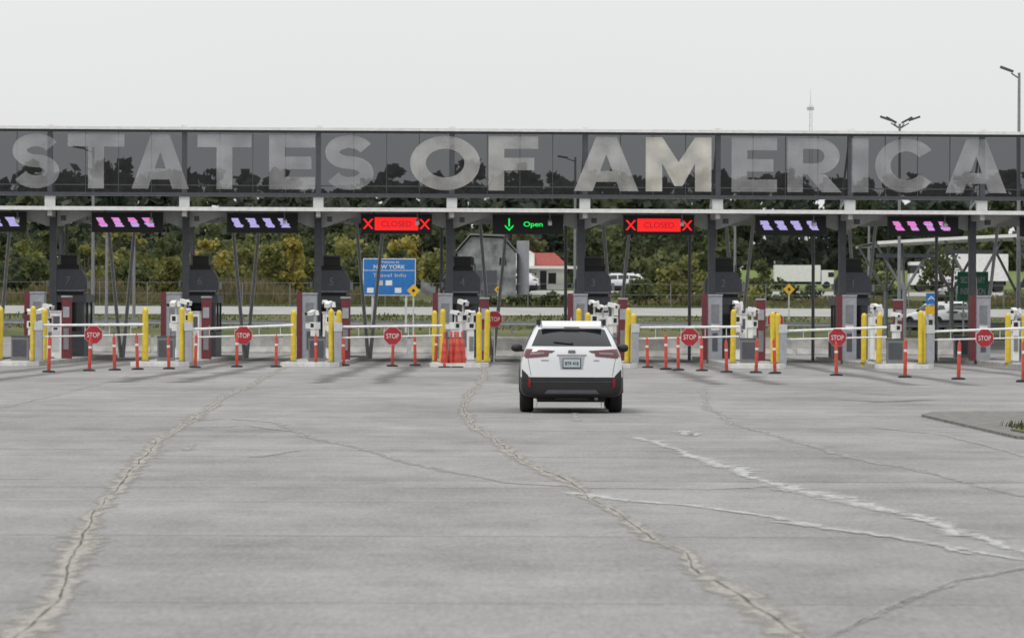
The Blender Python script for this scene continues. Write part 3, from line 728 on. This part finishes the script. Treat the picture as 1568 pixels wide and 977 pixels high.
# ------------------------------------------------------------ background buildings
b=B()
b.prism([(-2.3,0),(2.3,0),(2.3,3.3),(1.2,4.5),(-1.2,4.6),(-2.3,3.4)],0,7,'barn')
b.prism([(-2.5,3.35),(-1.3,4.75),(1.3,4.65),(2.5,3.25),(2.5,3.38),(1.3,4.8),(-1.3,4.9),(-2.5,3.5)],-.2,7.2,'steel_mid')
b.prism([(-5.2,0),(-2.303,0),(-2.303,2.9),(-5.2,2.0)],1,6,'barn'); b.prism([(-5.4,1.98),(-2.303,2.93),(-2.303,3.05),(-5.4,2.1)],.8,6.2,'steel_light')
b.bbox(-.8,.8,-.03,.01,0,2,'booth_grey'); b.bbox(-1.5,-1.0,-.03,.01,2.4,3,'glassdark'); b.bbox(1,1.5,-.03,.01,2.4,3,'glassdark'); b.bbox(-4.4,-3.6,.97,1.01,.8,1.5,'glassdark')
b.cyl((2.85,4,0),(2.85,4,4.4),.5,.5,14,'cab_grey')
b.obj('grey_barn',(-2.0,335,tz(335)))
b=B()
b.bbox(-2.4,2.4,0,8,0,2.1,'white_metal'); b.prism([(-2.7,2.103),(2.7,2.103),(1.4,3.3),(-2.2,3.3)],-.3,8.3,'roof_red')
b.prism([(-2.2,2.103),(-.4,2.103),(-.4,3.2),(-1.3,3.8),(-2.2,3.2)],-.6,-.303,'white_metal')
b.bbox(-3.2,3.4,-2,-.603,1.85,2.1,'white_metal'); b.bbox(-3.1,-2.9,-1.9,-1.7,0,1.85,'white_metal'); b.bbox(3.1,3.3,-1.9,-1.7,0,1.85,'white_metal')
for x in(-1.8,-.6,1.2): b.bbox(x-.35,x+.35,-.02,.01,.5,1.5,'glassdark')
b.bbox(.1,.7,-.02,.01,0,1.7,'glassdark')
b.obj('roadside_shop',(2.4,384,tz(384)))
b=B()
n=14
def zc(t): return 5.65+.3*math.sin(math.pi*t)+.45*t
for i in range(n):
    t0,t1=i/n,(i+1)/n; xa,xb=-4.5+22*t0,-4.5+22*t1
    b.add([(xa,0,zc(t0)),(xb,0,zc(t1)),(xb,0,zc(t1)+.16),(xa,0,zc(t0)+.16),(xa,14,zc(t0)),(xb,14,zc(t1)),(xb,14,zc(t1)+.16),(xa,14,zc(t0)+.16)],[(0,1,2,3),(4,7,6,5),(3,2,6,7),(0,4,5,1)],'white_metal')
for i in range(6):
    c=-3+i*3.6; t=(c+4.5)/22; zt=zc(max(0,t))-.02
    for y in(1,12):
        b.cyl((c,y,-1.5),(c,y,3.3),.13,.12,10,'steel_mid'); b.cyl((c,y,3.2),(c-1.5,y,zt),.08,.07,8,'steel_mid'); b.cyl((c,y,3.2),(c+1.5,y,zt),.08,.07,8,'steel_mid'); b.cyl((c,y,3.2),(c,y+(1.5 if y<5 else -1.5),zt),.08,.07,8,'steel_mid')
    b.bbox(c-1.5,c+1.5,.6,.75,zt-.75,zt-.55,'steel_dark')
b.obj('inspection_canopy',(23.5,222,0),0)
b=B(); b.bbox(-5,9,0,5,-.5,2.3,'cab_grey'); b.bbox(-5.2,9.2,-.3,5.2,2.303,2.55,'white_metal')
for i in range(7): b.bbox(-4.3+i*1.9,-3.1+i*1.9,-.03,.01,.9,2.0,'glassdark')
b.obj('inspection_building',(35,232,.6))

# ------------------------------------------------------------ vehicles
M['car_paint']=mat('car_paint_white',(.56,.575,.595),.25,0,var=.015,spec=.5,coat=.7)
M['clad']=mat('car_cladding',(.014,.014,.015),.5)
M['tail']=mat('tail_lamp_red',(.09,.006,.01),.12,coat=.8)
M['tail_dark']=mat('tail_lamp_dark',(.03,.01,.012),.12,coat=.8)
M['tail_clear']=mat('tail_lamp_clear',(.18,.15,.15),.15,coat=.8)
M['refl']=mat('reflector_red',(.18,.008,.012),.2)
M['plate']=mat('number_plate',(.33,.38,.41),.4,var=.1)
M['rim']=mat('wheel_rim',(.35,.35,.36),.3,.8)
M['chrome']=mat('chrome',(.6,.6,.62),.15,1)
def ring(ylow,ybelt,ytop,W,zb,Wb,zbelt,Wm,zm,Wr,zr,zs=1.02,z4=.66):
    zr-=.035
    pts=[(.62*W,zb,ylow+.03),(.93*W,zb+.02,ylow+.01),(W,zb+.14,ylow),(W,z4-.03,ylow),(W*.995,z4+.03,ylow+.01),(W*.99,(z4+zs)/2,ylow+.3*(ybelt-ylow)),((W+Wb)/2+.015,zs,ylow+.55*(ybelt-ylow)),(Wb,zbelt,ybelt),(Wm,zm,(ybelt+ytop)/2),(Wr,zr-.09,ytop-.04),(Wr-.1,zr-.015,ytop)]
    return pts
stn=[ring(.0,.12,.50,.88,.30,.77,1.19,.685,1.37,.585,1.61),
 ring(.12,.22,.60,.935,.28,.83,1.18,.735,1.38,.62,1.655),
 ring(.45,.5,.78,.945,.27,.86,1.16,.77,1.38,.645,1.685),
 ring(1.1,1.1,1.2,.945,.27,.87,1.14,.785,1.38,.66,1.71),
 ring(1.9,1.9,1.9,.94,.26,.87,1.11,.79,1.37,.665,1.715),
 ring(2.7,2.7,2.7,.94,.26,.87,1.09,.79,1.35,.655,1.70),
 ring(3.15,3.15,3.1,.94,.26,.87,1.07,.78,1.32,.62,1.62),
 ring(3.75,3.75,3.75,.935,.27,.85,1.02,.78,1.06,.66,1.17,zs=.98),
 ring(4.3,4.3,4.3,.925,.27,.83,.95,.76,.99,.6,1.09,zs=.9),
 ring(4.68,4.66,4.62,.87,.28,.78,.86,.70,.90,.55,.99,zs=.82),
 ring(4.86,4.83,4.78,.76,.32,.7,.76,.62,.79,.5,.85,zs=.73,z4=.6)]
NI=3
def fullring(p,yb):
    l=[(-a[0],a[2],a[1]) for a in p]; r=[(a[0],a[2],a[1]) for a in p]
    def inter(a,c,bulge,dz):
        o=[]
        for i in range(1,NI+1):
            t=i/(NI+1); s=1-(2*t-1)**2; o.append((a[0]+(c[0]-a[0])*t,a[1]+bulge*s,a[2]+dz*s))
        return o
    return l+inter(l[-1],r[-1],yb,.02)+r[::-1]+inter(r[0],l[0],0,0)
V=[];Fc=[];N=11; RN=2*N+2*NI
for i,p in enumerate(stn): V+=fullring(p,0)
for i in range(len(stn)-1):
    for j in range(RN):
        a=i*RN+j;c=i*RN+(j+1)%RN; Fc.append((a,c,c+RN,a+RN))
def cap(base,sgn,bul):
    rows=[]
    for i in range(N):
        l=base+i; r=base+N+NI+(N-1-i)
        if i==N-1: mid=[base+N+q for q in range(NI)]
        elif i==0: mid=[base+RN-1-q for q in range(NI)]
        else:
            mid=[]
            for q in range(1,NI+1):
                t=q/(NI+1); a=V[l];c=V[r]; s=1-(2*t-1)**2; V.append((a[0]+(c[0]-a[0])*t,a[1]+bul*s,a[2])); mid.append(len(V)-1)
        rows.append([l]+mid+[r])
    for i in range(N-1):
        for q in range(NI+1):
            f=(rows[i][q],rows[i][q+1],rows[i+1][q+1],rows[i+1][q]); Fc.append(f if sgn>0 else f[::-1])
cap(0,1,-.07); cap((len(stn)-1)*RN,-1,.08)
me=bpy.data.meshes.new('cage'); me.from_pydata(V,[],Fc); me.update()
ob=bpy.data.objects.new('cage',me); scene.collection.objects.link(ob)
bmx=bmesh.new(); bmx.from_mesh(me); bmesh.ops.recalc_face_normals(bmx,faces=bmx.faces); bmx.to_mesh(me); bmx.free()
md=ob.modifiers.new('s','SUBSURF'); md.levels=2; md.render_levels=2
dg=bpy.context.evaluated_depsgraph_get(); dg.update()
body=bpy.data.meshes.new_from_object(ob.evaluated_get(dg)); body.name='suv_body'
bpy.data.objects.remove(ob)
bvh=BVHTree.FromPolygons([v.co for v in body.vertices],[tuple(p.vertices) for p in body.polygons])
body.materials.clear(); body.materials.append(M['car_paint']); body.materials.append(M['clad'])
for p in body.polygons:
    p.use_smooth=True; p.material_index=1 if p.center.z<.655 else 0
WH=[(1.12,),(3.87,)]
cutb=B()
for (wy,) in WH:
    for s in(-1,1): cutb.cyl((s*.6,wy,.365),(s*1.2,wy,.365),.425,.425,32,'clad')
cutme=cutb.mesh('arch_cut')
tmp=bpy.data.objects.new('tmpbody',body); scene.collection.objects.link(tmp); cut=bpy.data.objects.new('cut',cutme); scene.collection.objects.link(cut)
md=tmp.modifiers.new('b','BOOLEAN'); md.operation='DIFFERENCE'; md.object=cut; md.solver='EXACT'
dg=bpy.context.evaluated_depsgraph_get(); dg.update()
body2=bpy.data.meshes.new_from_object(tmp.evaluated_get(dg)); body2.name='suv_body'
bpy.data.objects.remove(tmp); bpy.data.objects.remove(cut)
b=B()
def patch(ax,q,k,off=.006,nx=8,nz=6,sgn=1):
    vs=[]
    for j in range(nz+1):
        t=j/nz
        for i in range(nx+1):
            s=i/nx
            l=(q[0][0]+(q[3][0]-q[0][0])*t,q[0][1]+(q[3][1]-q[0][1])*t); r=(q[1][0]+(q[2][0]-q[1][0])*t,q[1][1]+(q[2][1]-q[1][1])*t)
            a=l[0]+(r[0]-l[0])*s; z=l[1]+(r[1]-l[1])*s
            if ax=='rear': o_,d_=Vector((a,-3,z)),Vector((0,1,0))
            elif ax=='front': o_,d_=Vector((a,8,z)),Vector((0,-1,0))
            else: o_,d_=Vector((sgn*3,a,z)),Vector((-sgn,0,0))
            h=bvh.ray_cast(o_,d_)
            if h[0] is None: p=o_+d_*3.2
            else: p=h[0]+h[1]*off*(1 if h[1].dot(d_)<0 else -1)
            vs.append(p)
    w=nx+1
    b.add(vs,[(j*w+i,j*w+i+1,(j+1)*w+i+1,(j+1)*w+i) for j in range(nz) for i in range(nx)],k,True)
patch('rear',[(-.73,1.22),(.73,1.22),(.60,1.52),(-.60,1.52)],'glassdark',.006,16,10)
for s in(-1,1):
    qq=lambda pts: [(s*a,z) for a,z in pts]
    patch('rear',qq([(.43,1.035),(.84,1.0),(.82,1.165),(.40,1.14)]),'tail',.012,10,6)
    patch('rear',qq([(.50,1.075),(.76,1.06),(.74,1.10),(.50,1.105)]),'tail_clear',.016,8,3)
    patch('rear',qq([(.36,1.10),(.52,1.095),(.50,1.145),(.30,1.135)]),'tail_dark',.010,6,3)
    patch('side',[(.10,1.02),(.42,1.05),(.36,1.13),(.14,1.16)],'tail',.010,6,5,s)
    patch('rear',qq([(.735,.47),(.785,.48),(.79,.64),(.74,.63)]),'refl',.02,3,4)
    patch('side',[(.62,1.24),(1.35,1.19),(1.35,1.49),(.85,1.45)],'glassdark',.006,8,6,s)
    patch('side',[(1.42,1.19),(2.28,1.16),(2.28,1.505),(1.42,1.505)],'glassdark',.006,8,6,s)
    patch('side',[(2.36,1.16),(3.5,1.13),(2.98,1.47),(2.36,1.505)],'glassdark',.006,8,6,s)
    patch('front',qq([(.45,.72),(.78,.76),(.72,.86),(.45,.82)]),'tail_clear',.012,6,4)
    patch('rear',qq([(.74,.60),(.90,.60),(.90,.80),(.80,.70)]),'clad',.008,5,5)
    for yy in(1.385,2.32): patch('side',[(yy-.004,.68),(yy+.004,.68),(yy+.004,1.14),(yy-.004,1.14)],'black',.003,1,8,s)
    for yy in(1.55,2.5): patch('side',[(yy,1.0),(yy+.2,1.0),(yy+.2,1.035),(yy,1.035)],'chrome',.02,4,2,s)
    patch('rear',qq([(.735,.68),(.742,.68),(.800,1.0),(.793,1.0)]),'black',.004,1,10)
patch('front',[(-.66,1.2),(.66,1.2),(.58,1.52),(-.58,1.52)],'glassdark',.006,14,10)
patch('front',[(-.42,.6),(.42,.6),(.42,.8),(-.42,.8)],'clad',.012,8,5)
patch('rear',[(-.27,1.045),(.27,1.045),(.27,1.065),(-.27,1.065)],'steel_mid',.014,8,1)
patch('rear',[(-.20,.80),(.20,.80),(.235,1.03),(-.235,1.03)],'cab_grey',.005,4,4)  # flush grey patch paints the shade of the plate recess
patch('rear',[(-.165,.82),(.165,.82),(.165,1.0),(-.165,1.0)],'black',.016,4,4)
patch('rear',[(-.152,.835),(.152,.835),(.152,.985),(-.152,.985)],'plate',.022,4,4)
hy=bvh.ray_cast(Vector((0,-3,.92)),Vector((0,1,0)))[0].y
b.text('BTR 418',-.12,.12,.875,.94,hy-.03,'glassdark',off=.01)
patch('rear',[(-.07,1.095),(.07,1.095),(.06,1.145),(-.06,1.145)],'booth_grey',.014,4,3)
patch('rear',[(-.50,.36),(.50,.36),(.44,.43),(-.44,.43)],'booth_grey',.01,8,3)
patch('rear',[(-.74,.57),(.74,.57),(.74,.58),(-.74,.58)],'steel_dark',.012,8,1)
patch('rear',[(.40,.955),(.50,.955),(.50,.97),(.40,.97)],'steel_mid',.01,4,1)
patch('rear',[(-.56,.955),(-.42,.955),(-.42,.97),(-.56,.97)],'steel_mid',.01,4,1)
wy=bvh.ray_cast(Vector((0,-3,1.27)),Vector((0,1,0)))[0].y-.03
b.cyl((-.02,wy,1.265),(-.33,wy+.04,1.30),.012,.010,6,'black'); b.cyl((0,wy-.01,1.255),(0,wy+.05,1.265),.03,.03,8,'black')
b.add([(-.56,.40,1.545),(.56,.40,1.545),(.58,.88,1.63),(-.58,.88,1.63),(-.53,.41,1.585),(.53,.41,1.585),(.55,.88,1.68),(-.55,.88,1.68)],[(3,2,1,0),(4,5,6,7),(0,1,5,4),(1,2,6,5),(3,0,4,7)],'car_paint')
b.bbox(-.14,.14,.39,.40,1.555,1.57,'tail')
for s in(-1,1):
    b.cyl((s*.60,.85,1.69),(s*.60,3.0,1.69),.022,.022,8,'clad')
    for y in(.85,1.9,3.0): b.bbox(s*.60-.03,s*.60+.03,y-.1,y+.1,1.60,1.705,'clad')
    b.lathe([(0,-.11),(.05,-.09),(.075,-.03),(.075,.05),(.05,.1),(0,.11)],(s*1.0,3.0,1.17),'clad',12,'X')
    b.box((s*.9,3.02,1.12),(.14,.06,.04),'clad')
b.prism([(-.015,1.67),(.015,1.67),(.004,1.75),(-.004,1.75)],1.0,1.15,'car_paint')
b.bbox(-.62,.62,.35,4.6,.2,.32,'black'); b.cyl((.45,.12,.27),(.45,.6,.27),.035,.035,10,'steel_mid'); b.bbox(-.3,.3,.12,.4,.24,.36,'black')
b.cyl((-.75,1.12,.3),(.75,1.12,.3),.05,.05,8,'black'); b.cyl((-.75,3.87,.3),(.75,3.87,.3),.05,.05,8,'black')
for (wyy,) in WH:
    for s in(-1,1):
        n=18; vs=[]
        for i in range(n+1):
            t=.0+math.pi*i/n
            for r,x in((.425,.60),(.425,.955),(.49,.955),(.50,.93)): vs.append((s*x,wyy+r*math.cos(t),.365+r*math.sin(t)))
        b.add(vs,[(i*4+q,i*4+q+1,i*4+q+5,i*4+q+4) for i in range(n) for q in range(3)],'clad',True)
        b.lathe([(0,.0),(.425,.0)],(s*.62,wyy,.42),'black',24,'X')
        c=(s*.815,wyy,.365); 
        b.lathe([(.22,-.11),(.31,-.125),(.352,-.115),(.362,-.06),(.362,.06),(.352,.115),(.31,.125),(.22,.11)],c,'rubber',32,'X')
        b.lathe([(.0,.06*s),(.05,.07*s),(.06,.05*s)],c,'rim',16,'X'); b.lathe([(.225,.10*s),(.21,.02*s),(.0,.0)],c,'clad',24,'X'); b.lathe([(.235,.1*s),(.215,.085*s)],c,'rim',24,'X')
        for q in range(5):
            t=q*1.2566; 
            b.box((c[0]+s*.06,c[1]+.125*math.cos(t),c[2]+.125*math.sin(t)),(.03,.2,.05),'rim',rx=t)
det=b.mesh('suv_details')
def suv(name,x,y,z,rz):
    e=empty(name,(x,y,z),rz); place(body2,'body',parent=e); place(det,'trim_and_wheels',parent=e)
suv('white_suv',1.09,77.6,.006,0)
suv('parked_car',2.2,352,tz(352)+.03,R(80)); suv('parked_car',5.6,356,tz(356)+.03,R(-85))
suv('parked_car',31.5,297,tz(297),R(10)); suv('parked_car',11.0,352,tz(352)+.03,R(90))
suv('parked_car',25.2,238,tz(238)+.1,R(30))
def lorry(name,x,y,rz):
    b=B(); b.bbox(-3.6,3.0,-1.25,1.25,.95,3.3,'white_metal'); b.bbox(3.15,4.9,-1.1,1.1,.6,2.6,'white_metal'); b.bbox(4.1,4.93,-1.12,1.12,1.6,2.3,'glassdark'); b.bbox(-3.5,4.8,-.5,.5,.6,.947,'black')
    for xx in(-2.8,-1.7,3.9):
        for yy in(-1.05,1.05): b.cyl((xx,yy-.15,.5),(xx,yy+.15,.5),.5,.5,16,'rubber')
    b.obj(name,(x,y,tz(y)+.05),rz)
lorry('box_truck',41,610,0)
lorry('box_truck',39.5,372,R(180))

# ------------------------------------------------------------ world, sun, camera
w=bpy.data.worlds.new('World'); scene.world=w; w.use_nodes=True; nt=w.node_tree
for n in list(nt.nodes): nt.nodes.remove(n)
out=nt.nodes.new('ShaderNodeOutputWorld'); bg=nt.nodes.new('ShaderNodeBackground'); bg.inputs['Strength'].default_value=.1
sky=nt.nodes.new('ShaderNodeTexSky'); sky.sky_type='NISHITA'; sky.sun_disc=False; sky.sun_elevation=R(48); sky.sun_rotation=R(215); sky.dust_density=4
hs=nt.nodes.new('ShaderNodeHueSaturation'); hs.inputs['Saturation'].default_value=.15; hs.inputs['Value'].default_value=.8
L(nt,sky.outputs[0],hs.inputs['Color'])
tc=nt.nodes.new('ShaderNodeTexCoord'); se=nt.nodes.new('ShaderNodeSeparateXYZ'); L(nt,tc.outputs['Generated'],se.inputs[0])
cl=nt.nodes.new('ShaderNodeTexNoise'); cl.inputs['Scale'].default_value=2.2; cl.inputs['Detail'].default_value=6
mpp=nt.nodes.new('ShaderNodeMapping'); mpp.inputs['Scale'].default_value=(1,1,3.5); L(nt,tc.outputs['Generated'],mpp.inputs['Vector']); L(nt,mpp.outputs[0],cl.inputs['Vector'])
mr=nt.nodes.new('ShaderNodeMapRange'); mr.inputs['From Min'].default_value=0; mr.inputs['From Max'].default_value=1; mr.inputs['To Min'].default_value=8.4; mr.inputs['To Max'].default_value=17
L(nt,se.outputs['Z'],mr.inputs['Value'])
cm_=nt.nodes.new('ShaderNodeMath'); cm_.operation='MULTIPLY_ADD'; cm_.inputs[1].default_value=.14; cm_.inputs[2].default_value=.93; L(nt,cl.outputs['Fac'],cm_.inputs[0])
mm=nt.nodes.new('ShaderNodeMath'); mm.operation='MULTIPLY'; L(nt,mr.outputs[0],mm.inputs[0]); L(nt,cm_.outputs[0],mm.inputs[1])
cc=nt.nodes.new('ShaderNodeCombineColor')
for i,k_ in enumerate((.995,1.0,1.005)):
    q=nt.nodes.new('ShaderNodeMath'); q.operation='MULTIPLY'; q.inputs[1].default_value=k_; L(nt,mm.outputs[0],q.inputs[0]); L(nt,q.outputs[0],cc.inputs[i])
mx=nt.nodes.new('ShaderNodeMixRGB'); mx.inputs[0].default_value=.88; L(nt,hs.outputs[0],mx.inputs[1]); L(nt,cc.outputs[0],mx.inputs[2])
L(nt,mx.outputs[0],bg.inputs[0]); L(nt,bg.outputs[0],out.inputs[0])
sl=bpy.data.lights.new('sun','SUN'); sl.energy=1.1; sl.angle=R(12); sl.color=(1,.96,.9)
so=bpy.data.objects.new('sun',sl); scene.collection.objects.link(so)
d=Vector((-.35,-.45,.9)); so.rotation_euler=d.to_track_quat('Z','Y').to_euler(); so.location=(-20,-20,60)
cam=bpy.data.cameras.new('camera'); co=bpy.data.objects.new('camera',cam); scene.collection.objects.link(co)
co.location=(0,0,CH); co.rotation_euler=(R(90),-math.atan(ROLL),0); cam.lens=150; cam.sensor_width=36; cam.clip_end=6000; cam.clip_start=.5
cam.shift_y=-.0006
cam.dof.use_dof=True; cam.dof.focus_distance=80; cam.dof.aperture_fstop=6.3
scene.camera=co
scene.view_settings.view_transform='Standard'; scene.view_settings.look='None'; scene.view_settings.exposure=0
